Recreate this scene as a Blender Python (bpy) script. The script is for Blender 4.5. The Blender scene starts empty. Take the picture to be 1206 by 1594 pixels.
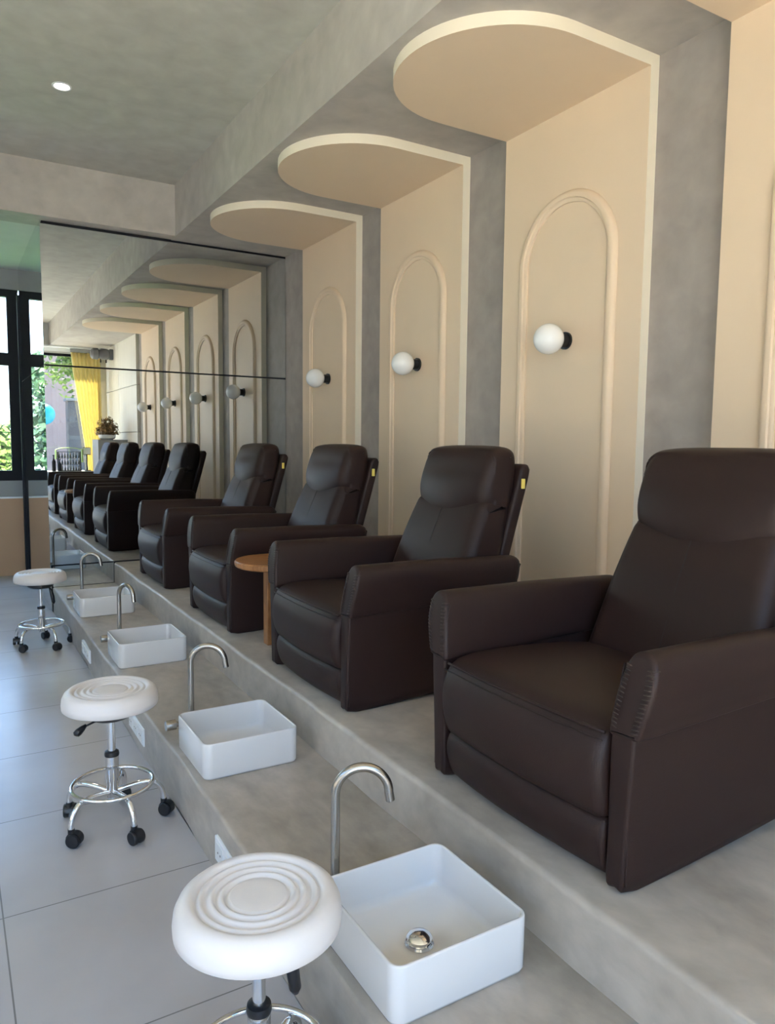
import bpy, bmesh, math, random
from mathutils import Vector, Matrix
R = math.radians
PI = math.pi
scene = bpy.context.scene
col = scene.collection
random.seed(7)

# ------------------------------------------------------------------ camera
CAM_H = 1.45
YAW, PITCH, ROLL, FPX = R(30.82), R(5.214), R(0.573), 1150.0
fwd = Vector((math.sin(YAW) * math.cos(PITCH), math.cos(YAW) * math.cos(PITCH), -math.sin(PITCH)))
rt0 = Vector((math.cos(YAW), -math.sin(YAW), 0))
up0 = rt0.cross(fwd)
rt = rt0 * math.cos(ROLL) + up0 * math.sin(ROLL)
up = up0 * math.cos(ROLL) - rt0 * math.sin(ROLL)
cam_d = bpy.data.cameras.new('camera')
cam_d.sensor_fit = 'VERTICAL'
cam_d.sensor_height = 36.0
cam_d.lens = FPX / 1594 * 36.0
cam_d.clip_start = 0.02
cam_d.clip_end = 200
cam = bpy.data.objects.new('camera', cam_d)
col.objects.link(cam)
mw = Matrix((rt, up, -fwd)).transposed().to_4x4()
mw.translation = Vector((0, 0, CAM_H))
cam.matrix_world = mw
scene.camera = cam

# ------------------------------------------------------------------ light
scene.view_settings.view_transform = 'Standard'
scene.view_settings.look = 'None'
scene.view_settings.gamma = 1.0
scene.view_settings.use_curve_mapping = False
scene.view_settings.exposure = 0.47
SKY = 6.5
SUN = 38.0
w = bpy.data.worlds.new('daylight')
scene.world = w
w.use_nodes = True
nt = w.node_tree
nt.nodes.clear()
out = nt.nodes.new('ShaderNodeOutputWorld')
bg = nt.nodes.new('ShaderNodeBackground')
tc = nt.nodes.new('ShaderNodeTexCoord')
sx = nt.nodes.new('ShaderNodeSeparateXYZ')
cr = nt.nodes.new('ShaderNodeValToRGB')
nz = nt.nodes.new('ShaderNodeTexNoise')
nz.inputs['Scale'].default_value = 3.0
nz.inputs['Detail'].default_value = 4.0
mx = nt.nodes.new('ShaderNodeMix')
mx.data_type = 'RGBA'
cr.color_ramp.elements[0].position = 0.0
cr.color_ramp.elements[0].color = (0.84, 0.92, 1.0, 1)
cr.color_ramp.elements[1].position = 0.35
cr.color_ramp.elements[1].color = (0.24, 0.50, 1.0, 1)
nt.links.new(tc.outputs['Generated'], sx.inputs[0])
nt.links.new(tc.outputs['Generated'], nz.inputs['Vector'])
nt.links.new(sx.outputs['Z'], cr.inputs[0])
cl = nt.nodes.new('ShaderNodeValToRGB')
cl.color_ramp.elements[0].position = 0.52
cl.color_ramp.elements[1].position = 0.68
nt.links.new(nz.outputs['Fac'], cl.inputs[0])
nt.links.new(cl.outputs['Color'], mx.inputs['Factor'])
nt.links.new(cr.outputs['Color'], mx.inputs['A'])
mx.inputs['B'].default_value = (0.95, 0.98, 1.0, 1)
nt.links.new(mx.outputs['Result'], bg.inputs['Color'])
bg.inputs['Strength'].default_value = SKY
nt.links.new(bg.outputs[0], out.inputs[0])

sun_d = bpy.data.lights.new('sun', 'SUN')
sun_d.energy = SUN
sun_d.angle = R(1.0)
sun_d.color = (1.0, 0.90, 0.74)
sun = bpy.data.objects.new('sun', sun_d)
col.objects.link(sun)
sun.rotation_euler = Vector((0.06, -0.74, 1.0)).to_track_quat('Z', 'Y').to_euler()

def portal(name, loc, rot, sxx, syy):
    d = bpy.data.lights.new(name, 'AREA')
    d.shape = 'RECTANGLE'
    d.size = sxx
    d.size_y = syy
    d.cycles.is_portal = True
    o = bpy.data.objects.new(name, d)
    o.location = loc
    o.rotation_euler = rot
    col.objects.link(o)

# ------------------------------------------------------------------ dimensions
XL = -2.8            # left wall
XR = 2.866           # right wall face
XP = 2.811           # face of the cream panels
YM = 6.75            # mirror plane
YF = 8.95            # far window wall
YB = -2.3            # wall behind the camera
X1, Z1 = 0.735, 0.215     # first step
X2, Z2 = 1.235, 0.395     # platform
ZS = 3.23            # soffit
ZC = 3.66            # ceiling
XBEAM = 1.78
XM = 0.72            # left end of the mirror wall
portal('portal_far', (-1.0, YF - .03, 2.0), (R(-90), 0, 0), 3.3, 2.0)
portal('portal_back', (0.2, YB + .03, 1.6), (R(90), 0, 0), 4.6, 2.9)
portal('portal_left', (XL + .03, .6, 1.6), (0, R(-90), 0), 2.9, 5.1)

# ------------------------------------------------------------------ materials
def new_mat(name):
    m = bpy.data.materials.new(name)
    m.use_nodes = True
    n = m.node_tree
    b = n.nodes['Principled BSDF']
    return m, n, b

def plain(name, c, rough=.5, metal=0.0, spec=.5, coat=0.0, bump=0.0, bscale=200.0, var=0.0, vscale=4.0):
    m, n, b = new_mat(name)
    b.inputs['Base Color'].default_value = (*c, 1)
    b.inputs['Roughness'].default_value = rough
    b.inputs['Metallic'].default_value = metal
    b.inputs['Specular IOR Level'].default_value = spec
    b.inputs['Coat Weight'].default_value = coat
    b.inputs['Coat Roughness'].default_value = .05
    t = n.nodes.new('ShaderNodeTexCoord')
    if var:
        z = n.nodes.new('ShaderNodeTexNoise')
        z.inputs['Scale'].default_value = vscale
        z.inputs['Detail'].default_value = 6
        z.inputs['Roughness'].default_value = .6
        r = n.nodes.new('ShaderNodeValToRGB')
        r.color_ramp.elements[0].position = .3
        r.color_ramp.elements[1].position = .7
        r.color_ramp.elements[0].color = (*[x * (1 - var) for x in c], 1)
        r.color_ramp.elements[1].color = (*[min(1, x * (1 + var)) for x in c], 1)
        n.links.new(t.outputs['Object'], z.inputs['Vector'])
        n.links.new(z.outputs['Fac'], r.inputs[0])
        n.links.new(r.outputs[0], b.inputs['Base Color'])
    if bump:
        z = n.nodes.new('ShaderNodeTexNoise')
        z.inputs['Scale'].default_value = bscale
        z.inputs['Detail'].default_value = 3
        bp = n.nodes.new('ShaderNodeBump')
        bp.inputs['Strength'].default_value = bump
        bp.inputs['Distance'].default_value = .002
        n.links.new(t.outputs['Object'], z.inputs['Vector'])
        n.links.new(z.outputs['Fac'], bp.inputs['Height'])
        n.links.new(bp.outputs[0], b.inputs['Normal'])
    return m

def concrete(name, c, c2, rough=.6, scale=1.3, fine=.08, stretch=(1, 1, 1)):
    """trowelled cement: large soft clouds, thin trowel streaks and faint grain"""
    m, n, b = new_mat(name)
    t = n.nodes.new('ShaderNodeTexCoord')
    mp = n.nodes.new('ShaderNodeMapping')
    mp.inputs['Scale'].default_value = stretch
    n.links.new(t.outputs['Object'], mp.inputs[0])
    a = n.nodes.new('ShaderNodeTexNoise')
    a.inputs['Scale'].default_value = scale
    a.inputs['Detail'].default_value = 8
    a.inputs['Roughness'].default_value = .62
    a.inputs['Distortion'].default_value = .8
    r = n.nodes.new('ShaderNodeValToRGB')
    r.color_ramp.elements[0].position = .32
    r.color_ramp.elements[1].position = .68
    r.color_ramp.elements[0].color = (*c, 1)
    r.color_ramp.elements[1].color = (*c2, 1)
    n.links.new(mp.outputs[0], a.inputs['Vector'])
    n.links.new(a.outputs['Fac'], r.inputs[0])
    f = n.nodes.new('ShaderNodeTexNoise')
    f.inputs['Scale'].default_value = scale * 9
    f.inputs['Detail'].default_value = 5
    f.inputs['Distortion'].default_value = .3
    n.links.new(mp.outputs[0], f.inputs['Vector'])
    mxx = n.nodes.new('ShaderNodeMix')
    mxx.data_type = 'RGBA'
    mxx.blend_type = 'OVERLAY'
    mxx.inputs['Factor'].default_value = fine * 3
    n.links.new(r.outputs[0], mxx.inputs['A'])
    n.links.new(f.outputs['Fac'], mxx.inputs['B'])
    n.links.new(mxx.outputs['Result'], b.inputs['Base Color'])
    b.inputs['Roughness'].default_value = rough
    bp = n.nodes.new('ShaderNodeBump')
    bp.inputs['Strength'].default_value = .06
    bp.inputs['Distance'].default_value = .004
    n.links.new(f.outputs['Fac'], bp.inputs['Height'])
    n.links.new(bp.outputs[0], b.inputs['Normal'])
    return m

M = {}
M['cement'] = concrete('grey_cement', (.33, .29, .265), (.395, .35, .32), .7, .9)
M['ceil'] = concrete('ceiling_cement', (.49, .465, .415), (.56, .535, .48), .75, .7)
M['beam'] = concrete('beam_cement', (.43, .39, .355), (.51, .47, .43), .7, .8)
M['step'] = concrete('polished_cement', (.28, .24, .195), (.48, .42, .36), .42, 2.2, .09, (1, .55, 1))
M['platform'] = concrete('lit_polished_cement', (.34, .295, .25), (.51, .455, .395), .42, 1.8, .09, (1, .7, 1))  # step cement lightened, brightness of light from behind put into the colour
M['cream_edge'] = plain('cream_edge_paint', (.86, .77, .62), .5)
M['cream'] = plain('cream_paint', (.78, .61, .445), .55, bump=.05, bscale=60, var=.02, vscale=2)
M['leather'] = plain('brown_leather', (.025, .0125, .0108), .47, spec=.26, bump=.25, bscale=420)
M['stitch'] = plain('brown_thread', (.05, .033, .028), .5, spec=.3)
M['leather_dark'] = plain('dark_underside', (.012, .010, .010), .7)
M['ceramic'] = plain('white_ceramic', (.72, .70, .69), .12, coat=.5)
M['chrome'] = plain('chrome', (.82, .82, .83), .09, 1.0)
M['steel'] = plain('brushed_steel', (.47, .44, .40), .27, 1.0)
M['black'] = plain('black_plastic', (.012, .012, .014), .35)
M['rubber'] = plain('black_rubber', (.02, .02, .02), .6)
M['vinyl'] = plain('white_vinyl', (.76, .71, .69), .38, bump=.05, bscale=300)
M['opal'] = plain('opal_glass', (.92, .92, .92), .25, coat=.3)
M['plastic'] = plain('white_plastic', (.85, .86, .88), .3)
M['frame'] = plain('black_aluminium', (.008, .009, .014), .55, spec=.25)
M['plaster'] = plain('white_plaster', (.62, .60, .57), .7, var=.04)
M['tan'] = plain('tan_board', (.50, .30, .175), .55, var=.05, vscale=2)
M['greyboard'] = plain('grey_board', (.30, .30, .30), .6, var=.05)
M['tag'] = plain('yellow_tag', (.85, .68, .16), .5)
M['bark'] = plain('bark', (.12, .085, .06), .9, var=.3, vscale=20)
M['gold'] = plain('dry_leaf', (.22, .13, .05), .6, var=.5, vscale=30)
M['white'] = plain('white_paint', (.8, .8, .8), .5)
M['slate'] = plain('slate_paint', (.055, .052, .055), .6, var=.1)
M['beige'] = plain('beige_render', (.36, .31, .26), .85, var=.05)
M['lilac'] = plain('pale_render', (.30, .20, .17), .8, var=.05)
M['blue'] = plain('turquoise_cover', (.03, .36, .52), .4)
M['lime'] = plain('lime_cloth', (.36, .52, .12), .6)
M['greymetal'] = plain('grey_metal', (.16, .16, .17), .45, .3)
M['amber'] = plain('brown_glaze', (.25, .13, .07), .3)

def leaf_mat(name, c):
    m, n, b = new_mat(name)
    t = n.nodes.new('ShaderNodeTexCoord')
    z = n.nodes.new('ShaderNodeTexNoise')
    z.inputs['Scale'].default_value = 2.2
    z.inputs['Detail'].default_value = 5
    r = n.nodes.new('ShaderNodeValToRGB')
    r.color_ramp.elements[0].position = .35
    r.color_ramp.elements[1].position = .65
    r.color_ramp.elements[0].color = (c[0] * .55, c[1] * .6, c[2] * .7, 1)
    r.color_ramp.elements[1].color = (min(1, c[0] * 1.5), min(1, c[1] * 1.35), c[2] * 1.1, 1)
    n.links.new(t.outputs['Object'], z.inputs['Vector'])
    n.links.new(z.outputs['Fac'], r.inputs[0])
    n.links.new(r.outputs[0], b.inputs['Base Color'])
    b.inputs['Roughness'].default_value = .6
    tr = n.nodes.new('ShaderNodeBsdfTranslucent')
    n.links.new(r.outputs[0], tr.inputs[0])
    ms = n.nodes.new('ShaderNodeMixShader')
    ms.inputs[0].default_value = .4
    n.links.new(b.outputs[0], ms.inputs[1])
    n.links.new(tr.outputs[0], ms.inputs[2])
    n.links.new(ms.outputs[0], n.nodes['Material Output'].inputs[0])
    return m
M['leaf'] = leaf_mat('green_leaf', (.15, .24, .055))
M['leaf_blue'] = leaf_mat('bluegreen_leaf', (.11, .21, .13))
M['paving'] = plain('pale_paving', (.50, .45, .38), .8, var=.08, vscale=2)
M['lawn'] = plain('lawn', (.17, .32, .09), .9, var=.25, vscale=3)

def wood():
    m, n, b = new_mat('honey_wood')
    t = n.nodes.new('ShaderNodeTexCoord')
    mp = n.nodes.new('ShaderNodeMapping')
    mp.inputs['Scale'].default_value = (3, 22, 3)
    z = n.nodes.new('ShaderNodeTexNoise')
    z.inputs['Scale'].default_value = 2.5
    z.inputs['Detail'].default_value = 8
    z.inputs['Distortion'].default_value = 1.2
    r = n.nodes.new('ShaderNodeValToRGB')
    r.color_ramp.elements[0].position = .3
    r.color_ramp.elements[1].position = .7
    r.color_ramp.elements[0].color = (.22, .085, .025, 1)
    r.color_ramp.elements[1].color = (.44, .20, .07, 1)
    n.links.new(t.outputs['Object'], mp.inputs[0])
    n.links.new(mp.outputs[0], z.inputs['Vector'])
    n.links.new(z.outputs['Fac'], r.inputs[0])
    n.links.new(r.outputs[0], b.inputs['Base Color'])
    b.inputs['Roughness'].default_value = .4
    return m
M['wood'] = wood()

def mirror_mat():
    m, n, b = new_mat('mirror_glass')
    b.inputs['Base Color'].default_value = (.69, .72, .73, 1)
    b.inputs['Metallic'].default_value = 1
    b.inputs['Roughness'].default_value = 0.0
    return m
M['mirror'] = mirror_mat()

def glass_mat():
    m, n, b = new_mat('window_glass')
    tr = n.nodes.new('ShaderNodeBsdfTransparent')
    tr.inputs[0].default_value = (.93, .97, .96, 1)
    gl = n.nodes.new('ShaderNodeBsdfGlossy')
    gl.inputs['Roughness'].default_value = .0
    ms = n.nodes.new('ShaderNodeMixShader')
    ms.inputs[0].default_value = .06
    n.links.new(tr.outputs[0], ms.inputs[1])
    n.links.new(gl.outputs[0], ms.inputs[2])
    n.links.new(ms.outputs[0], n.nodes['Material Output'].inputs[0])
    return m
M['glass'] = glass_mat()

def curtain_mat():
    m, n, b = new_mat('yellow_curtain')
    b.inputs['Base Color'].default_value = (.80, .68, .34, 1)
    b.inputs['Roughness'].default_value = .8
    tr = n.nodes.new('ShaderNodeBsdfTranslucent')
    tr.inputs[0].default_value = (.85, .74, .40, 1)
    ms = n.nodes.new('ShaderNodeMixShader')
    ms.inputs[0].default_value = .45
    n.links.new(b.outputs[0], ms.inputs[1])
    n.links.new(tr.outputs[0], ms.inputs[2])
    n.links.new(ms.outputs[0], n.nodes['Material Output'].inputs[0])
    return m
M['curtain'] = curtain_mat()

def tile_floor():
    """large porcelain tiles 1.28 x 0.64 m, thin dark joints"""
    m, n, b = new_mat('porcelain_floor')
    t = n.nodes.new('ShaderNodeTexCoord')
    s = n.nodes.new('ShaderNodeSeparateXYZ')
    n.links.new(t.outputs['Object'], s.inputs[0])
    def joint(sock, origin, pitch, half):
        a = n.nodes.new('ShaderNodeMath'); a.operation = 'SUBTRACT'; a.inputs[1].default_value = origin - half
        n.links.new(sock, a.inputs[0])
        d = n.nodes.new('ShaderNodeMath'); d.operation = 'DIVIDE'; d.inputs[1].default_value = pitch
        n.links.new(a.outputs[0], d.inputs[0])
        fl = n.nodes.new('ShaderNodeMath'); fl.operation = 'FLOOR'
        n.links.new(d.outputs[0], fl.inputs[0])
        fr = n.nodes.new('ShaderNodeMath'); fr.operation = 'SUBTRACT'
        n.links.new(d.outputs[0], fr.inputs[0]); n.links.new(fl.outputs[0], fr.inputs[1])
        lt = n.nodes.new('ShaderNodeMath'); lt.operation = 'LESS_THAN'; lt.inputs[1].default_value = 2 * half / pitch
        n.links.new(fr.outputs[0], lt.inputs[0])
        return lt, fl
    jy, iy = joint(s.outputs['Y'], 1.784, .637, .0022)
    jx, ix = joint(s.outputs['X'], .096, 1.274, .0022)
    mxn = n.nodes.new('ShaderNodeMath'); mxn.operation = 'MAXIMUM'
    n.links.new(jy.outputs[0], mxn.inputs[0]); n.links.new(jx.outputs[0], mxn.inputs[1])
    z = n.nodes.new('ShaderNodeTexNoise')
    z.inputs['Scale'].default_value = 1.7
    z.inputs['Detail'].default_value = 7
    n.links.new(t.outputs['Object'], z.inputs['Vector'])
    r = n.nodes.new('ShaderNodeValToRGB')
    r.color_ramp.elements[0].position = .3
    r.color_ramp.elements[1].position = .7
    r.color_ramp.elements[0].color = (.41, .38, .37, 1)
    r.color_ramp.elements[1].color = (.49, .46, .455, 1)
    n.links.new(z.outputs['Fac'], r.inputs[0])
    mm = n.nodes.new('ShaderNodeMix'); mm.data_type = 'RGBA'
    n.links.new(mxn.outputs[0], mm.inputs['Factor'])
    n.links.new(r.outputs[0], mm.inputs['A'])
    mm.inputs['B'].default_value = (.20, .19, .18, 1)
    n.links.new(mm.outputs['Result'], b.inputs['Base Color'])
    b.inputs['Roughness'].default_value = .25
    return m
M['floor'] = tile_floor()

def board_wall():
    """white grained wall boards with thin joints"""
    m, n, b = new_mat('white_boards')
    t = n.nodes.new('ShaderNodeTexCoord')
    mp = n.nodes.new('ShaderNodeMapping')
    mp.inputs['Scale'].default_value = (14, 14, .5)
    z = n.nodes.new('ShaderNodeTexNoise')
    z.inputs['Scale'].default_value = 2
    z.inputs['Detail'].default_value = 5
    n.links.new(t.outputs['Object'], mp.inputs[0]); n.links.new(mp.outputs[0], z.inputs['Vector'])
    r = n.nodes.new('ShaderNodeValToRGB')
    r.color_ramp.elements[0].color = (.60, .55, .47, 1)
    r.color_ramp.elements[1].color = (.80, .77, .70, 1)
    n.links.new(z.outputs['Fac'], r.inputs[0]); n.links.new(r.outputs[0], b.inputs['Base Color'])
    b.inputs['Roughness'].default_value = .45
    return m
M['boards'] = board_wall()

# ------------------------------------------------------------------ mesh helpers
def obj(name, bm, mat, parent=None, smooth=False, angle=None):
    bmesh.ops.recalc_face_normals(bm, faces=bm.faces[:])
    me = bpy.data.meshes.new(name)
    bm.to_mesh(me)
    bm.free()
    me.materials.append(mat)
    if smooth:
        me.shade_smooth()
        if angle is not None:
            me.set_sharp_from_angle(angle=R(angle))
    o = bpy.data.objects.new(name, me)
    col.objects.link(o)
    if parent:
        o.parent = parent
    return o

def tag(o, label, cat, group=None, kind=None):
    o['label'] = label
    o['category'] = cat
    if group: o['group'] = group
    if kind: o['kind'] = kind
    return o

def thing(name, label, cat, loc=(0, 0, 0), rz=0, group=None):
    o = bpy.data.objects.new(name, None)
    o.empty_display_size = .1
    col.objects.link(o)
    o.location = loc
    o.rotation_euler = (0, 0, rz)
    return tag(o, label, cat, group)

def struct(name, bm, mat, parent=None, smooth=False, label=None, cat=None):
    o = obj(name, bm, mat, parent, smooth, 40)
    if not parent:
        o['kind'] = 'structure'
        if label: o['label'] = label
        if cat: o['category'] = cat
    return o

def copy_tree(o, parent=None):
    c = o.copy()
    col.objects.link(c)
    c.parent = parent
    for ch in o.children:
        copy_tree(ch, c)
    return c

def BM():
    return bmesh.new()

def box(bm, x0, x1, y0, y1, z0, z1, bev=0.0, seg=2):
    vs = [bm.verts.new((x, y, z)) for x in (x0, x1) for y in (y0, y1) for z in (z0, z1)]
    f = [(0, 1, 3, 2), (4, 6, 7, 5), (0, 4, 5, 1), (2, 3, 7, 6), (0, 2, 6, 4), (1, 5, 7, 3)]
    fs = [bm.faces.new([vs[i] for i in q]) for q in f]
    if bev:
        es = list({e for q in fs for e in q.edges})
        bmesh.ops.bevel(bm, geom=es, offset=bev, segments=seg, affect='EDGES', profile=.5)
    return bm

def rings(bm, rs, close=True, cap0=True, cap1=True, loop=False):
    vv = [[bm.verts.new(p) for p in r] for r in rs]
    n = len(vv[0])
    k = len(vv)
    for i in range(k if loop else k - 1):
        a, b = vv[i], vv[(i + 1) % k]
        for j in range(n if close else n - 1):
            bm.faces.new((a[j], a[(j + 1) % n], b[(j + 1) % n], b[j]))
    if cap0 and not loop: bm.faces.new(vv[0][::-1])
    if cap1 and not loop: bm.faces.new(vv[-1])
    return vv

def lathe(bm, prof, n=32, c=(0, 0, 0)):
    """prof: (radius, z) from one axis end to the other; radius 0 closes to a point"""
    prev = None
    for r, z in prof:
        if r < 1e-6:
            cur = [bm.verts.new((c[0], c[1], c[2] + z))]
        else:
            cur = [bm.verts.new((c[0] + r * math.cos(2 * PI * i / n), c[1] + r * math.sin(2 * PI * i / n), c[2] + z)) for i in range(n)]
        if prev:
            if len(prev) == 1 and len(cur) > 1:
                for i in range(n): bm.faces.new((prev[0], cur[i], cur[(i + 1) % n]))
            elif len(cur) == 1 and len(prev) > 1:
                for i in range(n): bm.faces.new((prev[i], prev[(i + 1) % n], cur[0]))
            elif len(cur) > 1:
                for i in range(n): bm.faces.new((prev[i], prev[(i + 1) % n], cur[(i + 1) % n], cur[i]))
        prev = cur
    return bm

def tube(bm, pts, r, n=12, closed=False):
    pts = [Vector(p) for p in pts]
    rr = r if isinstance(r, (list, tuple)) else [r] * len(pts)
    rs = []
    t0 = (pts[1] - pts[0]).normalized()
    ref = Vector((0, 0, 1)) if abs(t0.z) < .9 else Vector((1, 0, 0))
    u = t0.cross(ref).normalized()
    k = len(pts)
    for i, p in enumerate(pts):
        if closed:
            t = (pts[(i + 1) % k] - pts[i - 1]).normalized()
        else:
            t = (pts[min(i + 1, k - 1)] - pts[max(i - 1, 0)]).normalized()
        u = (u - t * u.dot(t)).normalized()
        v = t.cross(u)
        rs.append([p + (u * math.cos(2 * PI * j / n) + v * math.sin(2 * PI * j / n)) * rr[i] for j in range(n)])
    rings(bm, rs, loop=closed)
    return bm

def spline(pts, n, closed=True):
    """Catmull-Rom resample of 2-D points"""
    out = []
    k = len(pts)
    segs = k if closed else k - 1
    per = max(1, n // segs)
    for i in range(segs):
        if closed:
            p = [pts[(i + d) % k] for d in (-1, 0, 1, 2)]
        else:
            p = [pts[min(max(i + d, 0), k - 1)] for d in (-1, 0, 1, 2)]
        for s in range(per):
            t = s / per
            out.append(tuple(.5 * ((2 * p[1][q]) + (-p[0][q] + p[2][q]) * t + (2 * p[0][q] - 5 * p[1][q] + 4 * p[2][q] - p[3][q]) * t * t + (-p[0][q] + 3 * p[1][q] - 3 * p[2][q] + p[3][q]) * t ** 3) for q in range(len(pts[0]))))
    if not closed: out.append(tuple(pts[-1]))
    return out

def inset(poly, d):
    k = len(poly)
    area = sum(poly[i][0] * poly[(i + 1) % k][1] - poly[(i + 1) % k][0] * poly[i][1] for i in range(k))
    sg = 1 if area > 0 else -1
    res = []
    for i in range(k):
        a, b = poly[i - 1], poly[(i + 1) % k]
        tx, ty = b[0] - a[0], b[1] - a[1]
        l = math.hypot(tx, ty) or 1
        res.append((poly[i][0] - sg * ty / l * d, poly[i][1] + sg * tx / l * d))
    return res

def puff(bm, prof, c0, c1, r, put, mid=10, seg=6, r1=None):
    """sweep a closed profile from c0 to c1, both ends rounded over with radius r; put(a, b, c) places a point"""
    r1 = r if r1 is None else r1
    st = []
    for i in range(seg + 1):
        t = PI / 2 * i / seg
        st.append((c0 + r * (1 - math.sin(t)), r * (1 - math.cos(t)))) if False else st.append((c0 + r * (1 - math.cos(t)), r * (1 - math.sin(t))))
    for i in range(1, mid):
        st.append((c0 + r + (c1 - r1 - c0 - r) * i / mid, 0))
    for i in range(seg + 1):
        t = PI / 2 * (seg - i) / seg
        st.append((c1 - r1 * (1 - math.cos(t)), r1 * (1 - math.sin(t))))
    rs = []
    for c, d in st:
        pl = inset(prof, d) if d > 1e-6 else prof
        rs.append([put(a, b, c) for a, b in pl])
    rings(bm, rs)
    return bm

def sphere(bm, c, r, n=24, m=16, sz=1.0):
    lathe(bm, [(r * math.sin(PI * i / m) if 0 < i < m else 0, -r * sz * math.cos(PI * i / m)) for i in range(m + 1)], n, c)
    return bm

def rrect(x0, x1, y0, y1, r, n=6):
    pts = []
    for cx, cy, a0 in ((x1 - r, y1 - r, 0), (x0 + r, y1 - r, 90), (x0 + r, y0 + r, 180), (x1 - r, y0 + r, 270)):
        for i in range(n + 1):
            a = R(a0 + 90 * i / n)
            pts.append((cx + r * math.cos(a), cy + r * math.sin(a)))
    return pts

# ================================================================== SETTING
bm = BM(); box(bm, XL - .2, X1, YB - .2, YF + .2, -.12, 0); box(bm, X1, XR, YB - .2, YF + .2, -.12, -.02)
struct('floor', bm, M['floor'])

def slab_step(name, x0, x1, y0, y1, z1, r=.012, mat='step'):
    bm = BM()
    prof = [(x0, 0.0)]
    for i in range(5):
        t = PI / 2 * i / 4
        prof.append((x0 + r - r * math.cos(t), z1 - r + r * math.sin(t)))
    prof += [(x1, z1), (x1, 0.0)]
    n = 60
    rs = []
    for i in range(n + 1):
        y = y0 + (y1 - y0) * i / n
        wob = .003 * math.sin(y * 5.1) + .002 * math.sin(y * 13.7 + 1)
        rs.append([(x + (wob if x < x0 + r else 0), y, z) for x, z in prof])
    rings(bm, rs)
    return struct(name, bm, M[mat], smooth=True)
slab_step('floor_step', X1, X2 + .05, -1.6, YM, Z1)
slab_step('floor_platform', X2, XR, -1.6, YM, Z2, .018, 'platform')

bm = BM(); box(bm, XR, XR + .2, YB - .2, YF + .2, -.1, ZC + .3)
struct('wall_right', bm, M['cement'])
# mirror wall block with its own left return
bm = BM(); box(bm, XM + .012, XR, YM + .014, YF, -.02, ZS + .1)
struct('wall_mirror_side', bm, M['frame'])
# ceilings and beams
bm = BM(); box(bm, XL - .2, XBEAM, YB - .2, 6.62, ZC, ZC + .3)
struct('ceiling', bm, M['ceil'])
bm = BM(); box(bm, XBEAM, XR + .2, YB - .2, YM + .012, ZS, ZC + .3)
struct('ceiling_soffit', bm, M['beam'])
bm = BM(); box(bm, XL - .2, XBEAM, 6.62, 6.95, ZS + .005, ZC + .3)
struct('trim_1', bm, M['beam'])
bm = BM(); box(bm, XL - .2, XR + .2, 6.95, YF + .3, ZS + .03, ZC + .3); box(bm, XBEAM, XR + .2, YM + .012, 6.95, ZS + .03, ZC + .3)
struct('ceiling_far', bm, M['plaster'])

# far window wall
WX0, WX1 = -2.65, .72
bm = BM()
box(bm, XL - .2, XM + .012, YF, YF + .2, -.1, .80)
box(bm, XL - .2, XM + .012, YF, YF + .2, 3.05, ZC + .3)
box(bm, XL - .2, WX0, YF, YF + .2, .80, 3.05)
struct('wall_far', bm, M['greyboard'])
bm = BM(); box(bm, XL, XM - .002, YF - .10, YF, 0, .835)
struct('trim_2', bm, M['tan'])
bm = BM(); box(bm, XL, XM - .002, YF - .115, YF, .835, .85)
struct('trim_3', bm, M['white'])
bm = BM(); box(bm, WX0, WX1, YF - .02, YF + .1, .80, 1.02)
struct('trim_4', bm, M['greyboard'])

def window(name, axis, pos, a0, a1, z0, z1, cols, trans=None, t=.09, dep=.07, sgn=1):
    """framed window in the plane axis=pos; mullions at cols; a transom at trans; panes sit mid-frame"""
    root = bpy.data.objects.new(name, None)
    col.objects.link(root)
    root['kind'] = 'structure'
    def bx(bm, a, b, c, d, p0, p1):
        if axis == 'y': box(bm, a, b, pos + p0, pos + p1, c, d)
        else: box(bm, pos + p0, pos + p1, a, b, c, d)
    bm = BM()
    bx(bm, a0, a1, z0, z0 + t, -dep / 2, dep / 2)
    bx(bm, a0, a1, z1 - t * .7, z1, -dep / 2, dep / 2)
    edges = [a0] + list(cols) + [a1]
    bx(bm, a0, a0 + t, z0 + t, z1 - t * .7, -dep / 2, dep / 2)
    bx(bm, a1 - t, a1, z0 + t, z1 - t * .7, -dep / 2, dep / 2)
    for c in cols:
        bx(bm, c - t / 2, c + t / 2, z0 + t, z1 - t * .7, -dep / 2, dep / 2)
    if trans:
        for i in range(len(edges) - 1):
            l = edges[i] + (t if i == 0 else t / 2)
            rr = edges[i + 1] - (t if i == len(edges) - 2 else t / 2)
            bx(bm, l, rr, trans - t * .6, trans + t * .6, -dep / 2, dep / 2)
    obj('window_frame', bm, M['frame'], root)
    for i in range(len(edges) - 1):
        l = edges[i] + (t if i == 0 else t / 2)
        rr = edges[i + 1] - (t if i == len(edges) - 2 else t / 2)
        spans = [(z0 + t, z1 - t * .7)] if not trans else [(z0 + t, trans - t * .6), (trans + t * .6, z1 - t * .7)]
        for zz0, zz1 in spans:
            bm = BM(); bx(bm, l - .005, rr + .005, zz0 - .005, zz1 + .005, -.003, .003)
            obj('pane', bm, M['glass'], root)
    return root
window('window_1', 'y', YF + .05, WX0, WX1, 1.02, 3.05, (-1.6, -.5), 2.32, .11)
window('window_2', 'y', YB - .05, -2.1, 2.72, .1, 3.1, (-.7, .75), None, .07)
window('window_3', 'x', XL - .05, -1.9, 3.2, .1, 3.05, (-.6, .7, 1.95), 2.45, .08)

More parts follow.
